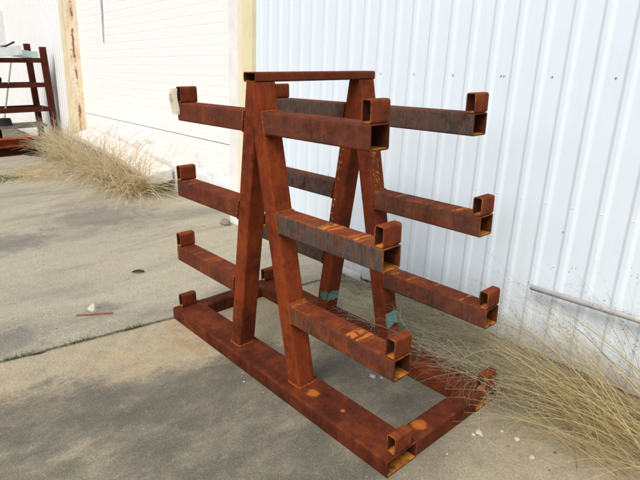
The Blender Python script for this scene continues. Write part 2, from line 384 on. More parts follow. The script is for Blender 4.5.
M['straw'] = straw('straw_blades', [(0.0, (0.22, 0.155, 0.08)), (0.25, (0.48, 0.38, 0.18)), (0.5, (0.78, 0.65, 0.35)), (0.68, (0.64, 0.59, 0.28)), (0.8, (0.32, 0.18, 0.12)), (1.0, (0.84, 0.72, 0.43))])
M['straw_grey'] = straw('grey_straw_blades', [(0.0, (0.32, 0.29, 0.21)), (0.45, (0.54, 0.49, 0.36)), (0.75, (0.70, 0.64, 0.47)), (0.9, (0.38, 0.38, 0.25)), (1.0, (0.75, 0.66, 0.45))])
M['straw_blond'] = straw('blond_straw_blades', [(0.0, (0.58, 0.47, 0.28)), (0.4, (0.80, 0.69, 0.46)), (0.8, (0.86, 0.78, 0.58)), (1.0, (0.66, 0.54, 0.34))])
M['straw_green'] = straw('greenish_straw_blades', [(0.0, (0.52, 0.48, 0.28)), (0.5, (0.74, 0.69, 0.44)), (1.0, (0.85, 0.79, 0.56))])
M['green_blade'] = straw('green_blades', [(0.0, (0.06, 0.13, 0.03)), (0.6, (0.12, 0.20, 0.05)), (1.0, (0.25, 0.25, 0.10))])
M['seed'] = straw('seed_husks', [(0.0, (0.16, 0.075, 0.06)), (0.6, (0.27, 0.14, 0.11)), (1.0, (0.40, 0.29, 0.19))], 0.15)

# ------------------------------------------------------------------ ground
JX = lambda y: -0.02+0.148*y       # the joint between the two slabs
bm = bmesh.new()
vs = [bm.verts.new(p) for p in ((-60, -60, -0.035), (60, -60, -0.035), (60, 60, -0.035), (-60, 60, -0.035))]
bm.faces.new(vs)
tag(obj('ground', bm, M['soil']), kind='structure')

def slab(name, outline, mat):
    bm = bmesh.new()
    top = [bm.verts.new((x, y, 0)) for x, y in outline]
    bot = [bm.verts.new((x, y, -0.09)) for x, y in outline]
    bm.faces.new(top)
    n = len(top)
    for k in range(n):
        j = (k+1) % n; bm.faces.new((top[k], bot[k], bot[j], top[j]))
    bmesh.ops.recalc_face_normals(bm, faces=bm.faces)
    e = [e for e in bm.edges if abs(e.verts[0].co.z) < 1e-6 and abs(e.verts[1].co.z) < 1e-6]
    bmesh.ops.bevel(bm, geom=e, offset=0.005, segments=2, affect='EDGES')
    return tag(obj(name, bm, mat), kind='structure')
rj = random.Random(3)
def jag(pts, amp, step=0.07):
    out = []
    for (x0, y0), (x1, y1) in zip(pts, pts[1:]):
        n = max(1, int(math.hypot(x1-x0, y1-y0)/step)); L = math.hypot(x1-x0, y1-y0)
        for k in range(n):
            t = k/n; d = rj.uniform(-amp, amp) if k else 0
            out.append((x0+(x1-x0)*t-(y1-y0)/L*d, y0+(y1-y0)*t+(x1-x0)/L*d))
    out.append(pts[-1]); return out
wy = lambda x: (WC - x*math.sin(AL))/math.cos(AL)
jl = jag([(JX(-2.2), -2.2), (JX(1.50), 1.50)], 0.006, 0.05)
slab('pavement', [(-40, -14), (JX(-14), -14)] + [(x-0.007, y) for x, y in jl] + [(-0.5, wy(-0.5)-0.03), (-1.66, wy(-1.66)-0.03), (-1.84, wy(-1.84)+0.15), (-4.2, wy(-4.2)+0.15), (-6.2, wy(-6.2)-0.12), (-7.5, 1.35), (-9.5, 0.62), (-40, 0.6)], M['conc_old'])
edge = jag([(JX(1.36)+0.01, 1.36), (0.5, 1.27), (1.3, 1.30), (2.0, 1.23), (2.9, 1.17), (4.5, 1.12), (9, 1.1)], 0.022, 0.06)
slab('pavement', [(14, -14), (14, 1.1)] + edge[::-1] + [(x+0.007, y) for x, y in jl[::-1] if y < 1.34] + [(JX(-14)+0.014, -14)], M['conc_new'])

# ------------------------------------------------------------------ the rack
rack = tag(empty('steel_rack', (AC, DB/2, 0)), 'rusty brown steel storage rack with two A-frames and upturned arms, standing on the concrete', 'rack')
X_, Y_ = Vector((1, 0, 0)), Vector((0, 1, 0))
def stop(x, y, z, parent):
    """short tube lying across the end of an arm; x = its outer end side centre"""
    w = WA-0.004
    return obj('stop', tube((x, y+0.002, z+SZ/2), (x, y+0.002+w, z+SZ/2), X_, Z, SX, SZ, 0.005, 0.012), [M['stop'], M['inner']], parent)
for y0 in (0.0, DB-WB):
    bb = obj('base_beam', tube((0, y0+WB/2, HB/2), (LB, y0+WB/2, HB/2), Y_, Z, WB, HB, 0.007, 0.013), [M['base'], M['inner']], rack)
    ys = 0.050 if y0 == 0 else Y2
    stop(SX/2+0.0, ys, HB, bb); stop(LB-SX/2, ys, HB, bb)
for x0 in (0.001, LB-0.114):
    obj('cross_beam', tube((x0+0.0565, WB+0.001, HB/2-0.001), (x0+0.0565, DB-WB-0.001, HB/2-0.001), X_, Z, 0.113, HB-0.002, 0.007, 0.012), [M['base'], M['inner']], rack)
outer = lambda sgn, z: AC + sgn*(0.3335-TILT*(z-0.11))
ZTOP = 1.6315
def bead(bm, loop, r=0.0058):
    dense = []
    for p, q in zip(loop, loop[1:]+loop[:1]):
        m = max(1, int((q-p).length/0.0055))
        dense += [p.lerp(q, k/m)+Vector((rj.gauss(0, 1), rj.gauss(0, 1), rj.gauss(0, 1)))*0.0008 for k in range(m)]
    n0 = len(bm.verts); rod(bm, dense+[dense[0]], r, 7, False)
    bm.verts.ensure_lookup_table()
    for i, p in enumerate(dense+[dense[0]]):
        k = 1+0.30*math.sin(i*1.35)+rj.uniform(-0.18, 0.18)
        for v in bm.verts[n0+i*7:n0+i*7+7]: v.co = p+(v.co-p)*k
def leg(y, sgn, mat):
    bm = bmesh.new()
    c = lambda z: outer(sgn, z) - sgn*0.05
    a = Vector((c(HB), y+WA/2, HB)); b = Vector((c(ZTOP), y+WA/2, ZTOP))
    out = profile(0.1, WA, 0.012); inn = profile(0.086, WA-0.014, 0.006)
    R = [[bm.verts.new(p+Vector((u, v, 0))) for u, v in prof] for prof in (out, inn) for p in (a, b)]
    n = len(out)
    for k in range(n):
        j = (k+1) % n
        bm.faces.new((R[0][k], R[0][j], R[1][j], R[1][k])); f = bm.faces.new((R[2][j], R[2][k], R[3][k], R[3][j])); f.material_index = 1
        bm.faces.new((R[0][j], R[0][k], R[2][k], R[2][j])); bm.faces.new((R[1][k], R[1][j], R[3][j], R[3][k]))
    # mitred against its partner on the centre line
    bmesh.ops.bisect_plane(bm, geom=bm.verts[:]+bm.edges[:]+bm.faces[:], plane_co=(AC+sgn*0.0007, 0, 0), plane_no=(-sgn, 0, 0), clear_outer=True)
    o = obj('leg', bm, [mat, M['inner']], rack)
    wb = bmesh.new(); q = profile(0.104, WA+0.004, 0.014, 3)
    bead(wb, [Vector((a.x+u, a.y+v, HB+0.003)) for u, v in q])
    obj('weld_bead', wb, M['weld'], o, True)
    return o
legs = {}
for fr, y in ((0, Y1), (1, Y2)):
    for sgn in (-1, 1):
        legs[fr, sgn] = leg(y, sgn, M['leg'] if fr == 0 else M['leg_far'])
    for li, (z, e) in enumerate(LEV):
        for sgn in (-1, 1):
            zc = z-HA/2; x0 = outer(sgn, zc)+sgn*0.001; x1 = AC+sgn*e
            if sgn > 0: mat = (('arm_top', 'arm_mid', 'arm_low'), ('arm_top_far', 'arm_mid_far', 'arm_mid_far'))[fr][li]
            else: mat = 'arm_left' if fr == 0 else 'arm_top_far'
            ax = Vector((sgn, 0, 0))
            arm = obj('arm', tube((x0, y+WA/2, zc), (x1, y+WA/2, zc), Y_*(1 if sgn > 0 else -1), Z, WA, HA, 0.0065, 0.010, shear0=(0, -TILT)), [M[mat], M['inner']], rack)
            wb = bmesh.new()
            bead(wb, [Vector((x0-sgn*TILT*sgn*0+(-TILT*sgn)*v+sgn*0.002, y+WA/2+u, zc+v)) for u, v in profile(WA+0.003, HA+0.003, 0.012)], 0.0042)
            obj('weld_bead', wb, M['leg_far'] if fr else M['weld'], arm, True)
            stop(x1-sgn*SX/2, y, z, arm)
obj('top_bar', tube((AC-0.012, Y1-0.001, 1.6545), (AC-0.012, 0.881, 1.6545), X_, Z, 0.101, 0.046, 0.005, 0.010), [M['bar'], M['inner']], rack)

# teal and red tape on the feet of the far frame
def wrap(name, mat, leg_o, sgn, z0, z1, y, sides):
    bm = bmesh.new(); rr = random.Random(z0*1000)
    def sheet(f, a0, a1):
        g = [[bm.verts.new(f(a0+(a1-a0)*i/5, z0+(z1-z0)*k/4+(rr.uniform(-.011, .011) if k in (0, 4) else 0))) for i in range(6)] for k in range(5)]
        for k in range(4):
            for i in range(5): bm.faces.new((g[k][i], g[k][i+1], g[k+1][i+1], g[k+1][i]))
    hi = lambda z: max(outer(sgn, z), outer(sgn, z)-sgn*0.1); lo = lambda z: min(outer(sgn, z), outer(sgn, z)-sgn*0.1)
    if 'y' in sides: sheet(lambda a, z: (lo(z)+a*(hi(z)-lo(z)), y-0.0025, z), 0.28, 1.0)
    if 'x' in sides: sheet(lambda a, z: (hi(z)+0.0025, y+a*WA, z), 0.0, 0.9)
    bmesh.ops.solidify(bm, geom=bm.faces[:], thickness=0.001)
    return obj(name, bm, mat, leg_o)
wrap('tape_patch', M['green'], legs[1, -1], -1, 0.185, 0.245, Y2, 'y')
wrap('tape_patch', M['teal'], legs[1, -1], -1, 0.180, 0.250, Y2, 'x')
wrap('tape_patch', M['teal'], legs[1, 1], 1, 0.195, 0.275, Y2, 'x')
wrap('tape_patch', M['red'], legs[1, 1], 1, 0.128, 0.178, Y2, 'x')
# cream tag hanging off the end of the upper left arm
xl = AC-LEV[0][1]; zt = LEV[0][0]
bm = bmesh.new()
TX = Vector((0.66, 0.75, 0)); TO = Vector((xl-0.006, Y1-0.036, 0))
g = []
for k in range(9):
    z = zt+SZ-0.010-0.150*k/8
    g.append([bm.verts.new(TO+TX*(0.046*(i/3-0.5)+0.022)+Vector((0.003*math.sin(k*0.8+i), -0.004*math.sin(k*0.6), z))) for i in range(4)])
for k in range(8):
    for i in range(3): bm.faces.new((g[k][i], g[k][i+1], g[k+1][i+1], g[k+1][i]))
bmesh.ops.solidify(bm, geom=bm.faces[:], thickness=0.0012)
tg = tag(obj('paper_tag', bm, M['tag'], loc=(xl, Y1-0.01, zt+SZ)), 'cream tag hanging on the end of the upper left arm of the rack', 'tag')
bm = bmesh.new()
for zz, w in ((0.045, 0.010), (0.033, 0.006), (0.022, 0.012), (0.010, 0.007)): bm_box(bm, -w*0.8, w*0.8, -0.0075, -0.006, zt+zz, zt+zz+0.007, M=Matrix.Translation(TO) @ Matrix.Rotation(math.atan2(TX.y, TX.x), 4, 'Z'))
obj('faded_print', bm, M['pink'], tg)

# ------------------------------------------------------------------ the building
bld = tag(empty('warehouse_building', P0), 'white ribbed metal warehouse with wide overhead door and yellow door trim, behind the rack', 'building')
HT = 5.2
def ribbed(name, s0, s1, zb, mat, phase):
    """sheet with trapezoid ribs every 161 mm, 25 mm proud"""
    pitch = 0.1612; prof = []
    k = math.floor((s0-phase)/pitch)-1
    while True:
        c = phase+k*pitch
        if c > s1+pitch: break
        for i in range(9): prof.append((c-0.036+0.027*i/8, 0.0105*(0.5-0.5*math.cos(math.pi*i/8))))
        for i in range(9): prof.append((c+0.009+0.027*i/8, 0.0105*(0.5+0.5*math.cos(math.pi*i/8))))
        k += 1
    prof = [(s0, 0)]+[p for p in prof if s0 < p[0] < s1]+[(s1, 0)]
    bm = bmesh.new()
    rows = []
    for z in (zb, HT): rows.append([bm.verts.new((s, -h, z)) for s, h in prof])
    back = [[bm.verts.new((s, 0.10, z)) for s in (s0, s1)] for z in (zb, HT)]
    for i in range(len(prof)-1): bm.faces.new((rows[0][i], rows[0][i+1], rows[1][i+1], rows[1][i]))
    bm.faces.new((back[0][1], back[0][0], back[1][0], back[1][1]))
    bm.faces.new((rows[0][0], rows[1][0], back[1][0], back[0][0])); bm.faces.new((rows[0][-1], back[0][1], back[1][1], rows[1][-1]))
    for f in bm.faces: f.normal_update()
    return finish_wall(name, bm, mat)
def finish_wall(name, bm, mat, parent=None, smooth=False):
    """mesh in facade coordinates (x along, y in, z up): the object keeps them as its own"""
    me = bpy.data.meshes.new(name); bm.normal_update(); bm.to_mesh(me); bm.free()
    for m in (mat if isinstance(mat, list) else [mat]): me.materials.append(m)
    for p in me.polygons: p.use_smooth = smooth
    o = bpy.data.objects.new(name, me); C.objects.link(o)
    o.parent = parent or bld
    if parent is None: o.rotation_euler = WALLM.to_euler()
    return o
SD0, SD1 = -7.80, -1.84          # door opening
REC = 0.20
wr = ribbed('wall_panel', -1.364, 9.0, -0.005, M['wall'], 1.607)
wl = ribbed('wall_panel', -26.0, -8.02, -0.005, M['wall_left'], -8.2)
# header above the door
finish_wall('wall_panel', box(-8.02, -1.364, 0.0, 0.1, 3.9, HT), M['wall'])
# roof and back, so that the building is a building
finish_wall('roof', box(-26.2, 9.2, -0.25, 14, HT+0.002, HT+0.14), M['white'])
finish_wall('back_wall', box(-26, 9, 13.8, 13.9, -0.8, HT), M['wall_left'])
finish_wall('side_wall', box(8.9, 8.998, 0.105, 13.795, -0.8, HT), M['wall_left'])
finish_wall('side_wall', box(-25.998, -25.9, 0.105, 13.795, -0.8, HT), M['wall_left'])
# overhead door: sections with shallow pressed grooves
DB_Z = lambda s: 0.31+(0.50-0.31)*(s-SD1)/(SD0-SD1)
door = None
def door_section(z0, z1, name='door_section', follow=False):
    bm = bmesh.new(); prof = [(REC, z0)]
    z = z0+0.06
    while z < z1-0.04:
        prof += [(REC, z-0.012), (REC+0.0013, z-0.004), (REC+0.0013, z+0.004), (REC, z+0.012)]; z += 0.117
    prof += [(REC, z1)]
    cols = []
    for s_ in (SD0, SD1+0.14):
        cols.append([bm.verts.new((s_, y, (max(zz, 0) if not follow or i else DB_Z(s_)))) for i, (y, zz) in enumerate(prof)])
    for i in range(len(prof)-1): bm.faces.new((cols[0][i], cols[1][i], cols[1][i+1], cols[0][i+1]))
    bk = [[bm.verts.new((s_, REC+0.04, zz)) for zz in (DB_Z(s_) if follow else z0, z1)] for s_ in (SD0, SD1+0.14)]
    bm.faces.new((bk[0][0], bk[0][1], bk[1][1], bk[1][0])); bm.faces.new((cols[0][-1], cols[1][-1], bk[1][1], bk[0][1])); bm.faces.new((cols[1][0], cols[0][0], bk[0][0], bk[1][0]))
    bmesh.ops.recalc_face_normals(bm, faces=bm.faces)
    return bm
door = finish_wall('overhead_door', door_section(0.823, 3.9), M['door'])
bs = finish_wall('bottom_section', door_section(0.50, 0.811, follow=True), M['door'], door)
finish_wall('section_seam', box(SD0, SD1+0.14, REC+0.012, REC+0.03, 0.811, 0.823), M['seam'], door)
finish_wall('weather_seal', box(SD1-0.004, SD1+0.03, 0.085, REC-0.002, 0.31, 3.9), M['dark'], door)
# threshold under the door, a sloping pale concrete curb
bm = bmesh.new()
vs = bm_box(bm, SD0, SD1+0.10, REC-0.03, REC+0.12, -0.2, 0.3)
for v in vs:
    if v.co.z > 0: v.co.z = DB_Z(v.co.x)-0.006
bmesh.ops.recalc_face_normals(bm, faces=bm.faces); bmesh.ops.subdivide_edges(bm, edges=bm.edges[:], cuts=5, use_grid_fill=True)
for v in bm.verts:
    if v.co.y < REC: v.co.y += (mnoise.noise(v.co*3.1))*0.012
finish_wall('threshold', bm, M['curb'])
# trim to the right of the door: white guide, cream reveal, yellow corner piece
finish_wall('door_trim', box(-1.84, -1.645, -0.035, 0.09, -0.03, 3.9, bevel=0.004), M['white'])
finish_wall('door_trim', box(-1.643, -1.545, -0.045, 0.09, -0.03, 3.9, bevel=0.004), M['cream'])
finish_wall('door_trim', box(-1.541, -1.364, -0.052, 0.09, -0.03, HT, bevel=0.004), M['yellow'])
finish_wall('trim_seam', box(-1.545, -1.541, -0.030, 0.09, -0.03, 3.9), M['stick'])
# left jamb: narrow yellow face and a deep rusting reveal
finish_wall('door_jamb', box(SD0-0.012, SD0-0.002, -0.02, REC+0.05, 0.28, 3.9), M['jamb'])
finish_wall('door_trim', box(-8.02, SD0-0.014, -0.05, 0.09, 0.0, HT, bevel=0.004), M['yellow'])
# base flashing
finish_wall('base_flashing', box(-1.36, 0.30, -0.030, -0.0235, -0.03, 0.032), M['curb'])
# screws, each a part of the sheet
def screw(s_, z, r=0.006):
    bm = bmesh.new()
    m = Matrix.Translation((s_, -0.003, z)) @ Matrix.Rotation(rad(90), 4, 'X')
    bmesh.ops.create_cone(bm, cap_ends=True, segments=8, radius1=r*1.3, radius2=r*0.7, depth=0.006, matrix=m)
    finish_wall('screw', bm, M['screw'], wr)
for s_ in (-0.99, -0.67, -0.34, 0.02, 0.345, 0.669, 1.003, 1.358, 1.378, 1.682, 2.022, 2.35, 2.66, 3.0): screw(s_, 1.649, 0.0050)
for s_, z in ((1.632, 0.104), (1.897, 0.792), (2.0, 0.12), (2.3, 0.11), (0.55, 0.10), (0.87, 0.79), (-0.2, 0.8), (-0.72, 0.80)): screw(s_, z, 0.0045)
# little crimped ends on the ribs over the girt
for k in range(-2, 5):
    bm = bmesh.new(); s_ = 1.607+k*0.1612
    m = Matrix.Translation((s_+0.002, -0.009, 0.937+rj.uniform(-.003, .003))) @ Matrix.Rotation(rad(-16), 4, 'Y') @ Matrix.Diagonal((0.014, 0.0038, 0.0036, 1))
    bmesh.ops.create_uvsphere(bm, u_segments=12, v_segments=8, radius=1, matrix=m)
    finish_wall('rib_crimp', bm, M['wall'], wr, True)
# window at the far left
wf = finish_wall('window', box(-15.2, -13.5, -0.07, -0.005, 2.2, 3.05), M['white'])
finish_wall('window_pane', box(-15.1, -13.62, -0.075, -0.071, 2.3, 2.95), M['sheet'], wf)
# dark cord hanging on the door
bm = bmesh.new(); rod(bm, [(-6.335, REC-0.02, 3.4), (-6.33, REC-0.02, 2.6), (-6.355, REC-0.018, 2.3), (-6.37, REC-0.014, 2.07)], 0.019, 8, True, 0.006)
finish_wall('pull_cord', bm, M['cord'], door, True)

# pipe along the wall at the right
bm = bmesh.new()
pa, pb = W(1.800, 0.432, 0.075), W(3.6, 0.485, 0.075)
d = (pb-pa).normalized(); a = Z.cross(d).normalized(); b = d.cross(a)
rr = [[bm.verts.new(p+a*(r*math.cos(t*math.pi/8))+b*(r*math.sin(t*math.pi/8))) for t in range(16)] for p, r in ((pa, 0.0165), (pb, 0.0195), (pb, 0.0165), (pa, 0.0135))]
for q0, q1 in zip(rr, rr[1:]+rr[:1]):
    for k in range(16): bm.faces.new((q0[k], q0[(k+1) % 16], q1[(k+1) % 16], q1[k]))
bmesh.ops.recalc_face_normals(bm, faces=bm.faces)
pp = tag(obj('metal_pipe', bm, M['pipe'], None, True, loc=pa), 'grey metal pipe running along the white ribbed wall above the dry grass', 'pipe')
bm = bmesh.new(); rod(bm, [W(3.2, 0.473, 0.09), W(3.2, 0.473, 0.0)], 0.012); bm_box(bm, 3.15, 3.25, -0.03, -0.018, 0.42, 0.53, M=WALLM)
obj('bracket', bm, M['pipe'], pp)

# white concrete slab lying along the threshold
bm = bmesh.new()
pts = [(-7.60, 0.44), (-7.25, 0.53), (-6.2, 0.50), (-5.0, 0.42), (-3.72, 0.295)]
sec = []
for s_, z in pts:
    sec.append([bm.verts.new((s_+o, y, zz)) for o, y, zz in ((0, 0.13, z+0.02), (0, -0.10, z-0.01), (0.02, -0.21, z-0.07), (0.02, -0.20, z-0.15), (0, 0.13, z-0.14))])
for q0, q1 in zip(sec, sec[1:]):
    for k in range(5): bm.faces.new((q0[k], q0[(k+1) % 5], q1[(k+1) % 5], q1[k]))
bm.faces.new(sec[0][::-1]); bm.faces.new(sec[-1])
bmesh.ops.recalc_face_normals(bm, faces=bm.faces)
bmesh.ops.subdivide_edges(bm, edges=bm.edges[:], cuts=4, use_grid_fill=True)
for v in bm.verts: v.co += mnoise.noise_vector(v.co*2.7)*0.025
for v in bm.verts: v.co = WALLM @ v.co
tag(obj('concrete_slab', bm, M['curb_white'], loc=W(-6.2, 0, 0.2)), 'white concrete slab lying along the foot of the overhead door behind blond grass', 'slab')
# broken concrete lump at the foot of the white door trim
def lump(name, c, r, mat, sq=(1, 1, 0.7), seed=0, sub=2, rot=0):
    bm = bmesh.new(); bmesh.ops.create_icosphere(bm, subdivisions=sub, radius=1)
    for v in bm.verts:
        q = v.co*(1+0.55*mnoise.noise(v.co*1.3+Vector((seed, seed*2, 0)))+0.22*mnoise.noise(v.co*3.2+Vector((seed, 0, 3))))
        for nv in ((0.5, -0.6, 0.6), (-0.7, -0.3, 0.5), (0.8, 0.4, 0.3), (-0.2, 0.7, 0.7)):
            nvv = Vector(nv).normalized(); dd = q.dot(nvv)-0.72
            if dd > 0: q = q-nvv*dd*0.85
        v.co = Matrix.Rotation(rot, 3, 'Z') @ Vector((q.x*sq[0]*r, q.y*sq[1]*r, max(q.z*sq[2]*r, -0.42*r*sq[2]))) + Vector((c[0], c[1], c[2]+0.42*r*sq[2]))
    return obj(name, bm, mat, loc=c)
tag(lump('concrete_lump', (-1.74, 1.50, 0), 0.065, M['board'], (1.4, 0.7, 0.9), 4.2), 'grey broken concrete lump at the foot of the white door trim, half behind the rack', 'rubble')
tag(lump('stone', (-0.53, -0.375, 0), 0.042, M['stone'], (1, 0.9, 0.85), 1.7), 'pale round stone on the concrete beside a thin rusty strip', 'stone')
bm = bmesh.new(); bm_box(bm, -0.125, 0.125, -0.008, 0.008, 0.0005, 0.007)
bmesh.ops.subdivide_edges(bm, edges=[e for e in bm.edges if e.calc_length() > 0.1], cuts=8)
for v in bm.verts: v.co += Vector((0, mnoise.noise(v.co*14)*0.006, 0))
o = tag(obj('rusty_strip', bm, M['stick']), 'thin rusty metal strip on the concrete in front of the pale stone', 'scrap metal')
o.location = (-0.44, -0.40, 0.001); o.rotation_euler = (0, 0, rad(58))
def leaf(c, L, w, rot, mat, label, name='dead_leaf', cat='leaf'):
    bm = bmesh.new(); g = []
    for k in range(7):
        t = k/6; ww = w*math.sin(math.pi*min(max(t, 0.03), 0.97))**0.8
        g.append([bm.verts.new((L*(t-0.5), s_*ww, 0.004+0.012*abs(s_)+0.008*math.sin(t*3))) for s_ in (-1, 0, 1)])
    for k in range(6):
        for i in range(2): bm.faces.new((g[k][i], g[k+1][i], g[k+1][i+1], g[k][i+1]))
    bmesh.ops.solidify(bm, geom=bm.faces[:], thickness=0.001)
    o = tag(obj(name, bm, mat), label, cat); o.location = c; o.rotation_euler = (0, 0, rot); return o
leaf((-1.0, 0.165, 0), 0.105, 0.024, rad(52), M['leaf'], 'reddish brown dead leaf lying flat on the open concrete left of the rack')
leaf((-0.13, -0.855, -0.004), 0.10, 0.022, rad(82), M['chip'], 'small white paper scrap caught in the pavement joint at the left', 'paper_scrap', 'litter')
for c, r, mat, lab in (((2.10, 0.565, 0), 0.020, M['chip'], 'largest white pebble, just off the rack base corner under the grass tips'),
                       ((2.09, 0.535, 0), 0.011, M['chip'], 'small white pebble touching distance left of the largest white pebble'),
                       ((2.245, 0.665, 0), 0.016, M['chip'], 'white pebble under the long grass stalks, right of the largest pebble'),
                       ((2.355, 0.60, 0), 0.014, M['tan'], 'tan pebble nearest the bottom right corner of the concrete'),
                       ((2.17, 0.66, 0), 0.009, M['chip'], 'tiny pale pebble between two white pebbles at the grass edge')):
    tag(lump('pebble', c, r, mat, (1.2, 0.9, 0.7), r*900), lab, 'pebble', 'pebbles beside the rack base')
for c, r, lab in (((1.42, 0.535, 0), 0.018, 'white paint flake lying inside the rack base, the larger of two'), ((1.465, 0.56, 0), 0.010, 'small white paint flake inside the rack base beside a larger one')):
    tag(lump('paint_flake', c, r, M['chip'], (1.3, 1.0, 0.25), r*500), lab, 'flake', 'white flakes inside the rack base')

# ------------------------------------------------------------------ far rack of shelving at the left
XF, XB = -8.80, -9.62
YR = 1.74
sh = tag(empty('shelving_rack', (XF, YR-1.5, 0)), 'dark brown steel shelving rack with scrap on top at the far left against the wall', 'rack')
def post(x, y, ztop): obj('post', box(x-0.055, x+0.055, y-0.055, y+0.055, 0, ztop, bevel=0.006), M['rackfar'], sh)
post(XF, YR, 2.04); post(XB, 1.66, 2.12); post(XF, YR-3.1, 2.04); post(XB, 1.66-3.1, 2.12); post(XB-0.02, 0.84, 2.02)
for zc in (1.785, 1.315, 0.84):
    obj('shelf_rail', box(XF-0.035, XF+0.045, YR-3.05, YR-0.057, zc-0.045, zc+0.045, bevel=0.005), M['rackfar'], sh)
    obj('shelf_rail', box(XB-0.035, XB+0.035, 1.66-3.05, 1.66-0.057, zc-0.04, zc+0.04, bevel=0.005), M['rackfar'], sh)
    obj('shelf_rail', box(XB+0.057, XF-0.057, YR-0.075, YR-0.02, zc-0.04, zc+0.03), M['rackfar'], sh)
bm = bmesh.new(); rod(bm, [(XB+0.05, 1.30, 1.75), (XB+0.05, 0.93, 0.42)], 0.016); obj('brace', bm, M['pipe'], sh)
obj('deck_board', box(XB+0.06, XF-0.06, YR-3.0, YR-0.12, 0.48, 0.53), M['board'], sh)
# scrap lying on it
def scrap(name, M4, mat, dims, label, cat='scrap'):
    bm = bmesh.new(); bm_box(bm, -dims[0]/2, dims[0]/2, -dims[1]/2, dims[1]/2, 0, dims[2])
    bmesh.ops.subdivide_edges(bm, edges=bm.edges[:], cuts=4, use_grid_fill=True)
    for v in bm.verts: v.co += mnoise.noise_vector(v.co*5+Vector((dims[0]*9, 0, 0)))*0.02
    o = tag(obj(name, bm, mat), label, cat); o.matrix_world = M4; return o
T = Matrix.Translation; R = Matrix.Rotation
scrap('scrap_sheet', T((-9.0, 0.85, 1.835)) @ R(rad(6), 4, 'X'), M['sheet'], (0.6, 1.0, 0.17), 'white scrap sheet on top of the far dark brown shelving rack, at its left')
scrap('scrap_sheet', T((-9.02, 1.32, 1.85)) @ R(rad(-7), 4, 'X'), M['sheet_teal'], (0.5, 0.62, 0.13), 'pale teal scrap sheet on top of the far shelving rack near its right post')
scrap('scrap_bar', T((-8.85, 1.12, 2.02)) @ R(rad(28), 4, 'X'), M['black'], (0.05, 0.33, 0.035), 'short black bar lying on the scrap sheets on the far shelving rack', 'bar')
bm = bmesh.new(); bmesh.ops.create_cone(bm, cap_ends=True, segments=20, radius1=0.13, radius2=0.11, depth=0.15, matrix=T((-9.1, 0.90, 0.60)) )
bmesh.ops.bevel(bm, geom=bm.edges[:], offset=0.01, segments=2, affect='EDGES')
tag(obj('black_tub', bm, M['black'], loc=(-9.1, 0.9, 0.53)), 'black rubber tub on the low deck of the far shelving rack', 'tub')
bm = bmesh.new(); bmesh.ops.create_cone(bm, cap_ends=True, segments=16, radius1=0.085, radius2=0.085, depth=0.12, matrix=T((-9.25, 0.92, 1.42)) @ R(rad(90), 4, 'Y'))
bmesh.ops.bevel(bm, geom=bm.edges[:], offset=0.012, segments=2, affect='EDGES')
tag(obj('cable_reel', bm, M['black'], loc=(-9.25, 0.92, 1.36)), 'black reel on the middle rail of the far shelving rack', 'reel')
for k, (y1_, z0, z1, mat, lab, dx) in enumerate(((1.56, 0.17, 0.335, 'channel', 'reddish orange steel channel in front of the far shelving rack, on a darker beam', 0.0), (1.47, 0.0, 0.165, 'rackfar', 'dark steel beam lying on the ground beneath the reddish channel at the far left', 0.03))):
    bm = bmesh.new(); x0, x1 = XF+0.12-dx, XF+0.34-dx
    bm_box(bm, x0, x1, y1_-3.2, y1_, z1-0.02, z1); bm_box(bm, x0+0.08, x0+0.10, y1_-3.2, y1_, z0+0.021, z1-0.021); bm_box(bm, x0, x1, y1_-3.2, y1_, z0+0.001, z0+0.02)
    tag(obj('steel_channel', bm, M[mat], loc=(x0, y1_-1.6, z0)), lab, 'steel beam')

# ------------------------------------------------------------------ dry grass
def blade(bm, root, d, L, lift, droop, w, rr, n=7, curl=0.0, wob=0.06, zmin=0.006):
    """ribbon stalk: leaves the root along d with the given lift and droops"""
    d = Vector(d).normalized(); side = Vector((-d.y, d.x, 0))
    if side.length < 1e-3: side = Vector((1, 0, 0))
    side.normalize()
    p = Vector(root); el = lift; az = 0.0; prev = None; pts = []
    st = L/n; k2 = rr.uniform(-curl, curl)
    for i in range(n+1):
        t = i/n
        h = d*math.cos(az)+side*math.sin(az)
        v = h*math.cos(el)+Z*math.sin(el)
        pts.append(p.copy())
        p = p+v*st
        if p.z < zmin: p.z = zmin; el = max(el, 0.0)
        el -= droop/n*(0.4+1.2*t); az += k2/n+rr.uniform(-wob, wob)
    f = rr.uniform(0, math.pi)
    for i, q in enumerate(pts):
        t = i/n; ww = w*(1-0.75*t)
        tang = (pts[min(i+1, n)]-pts[max(i-1, 0)]).normalized()
        a = tang.cross(Z); a = a.normalized() if a.length > 1e-3 else Vector((1, 0, 0))
        b = tang.cross(a); sd = a*math.cos(f)+b*math.sin(f)
        cur = (bm.verts.new(q-sd*ww), bm.verts.new(q+sd*ww))
        if prev: bm.faces.new((prev[0], prev[1], cur[1], cur[0]))
        prev = cur
    return pts

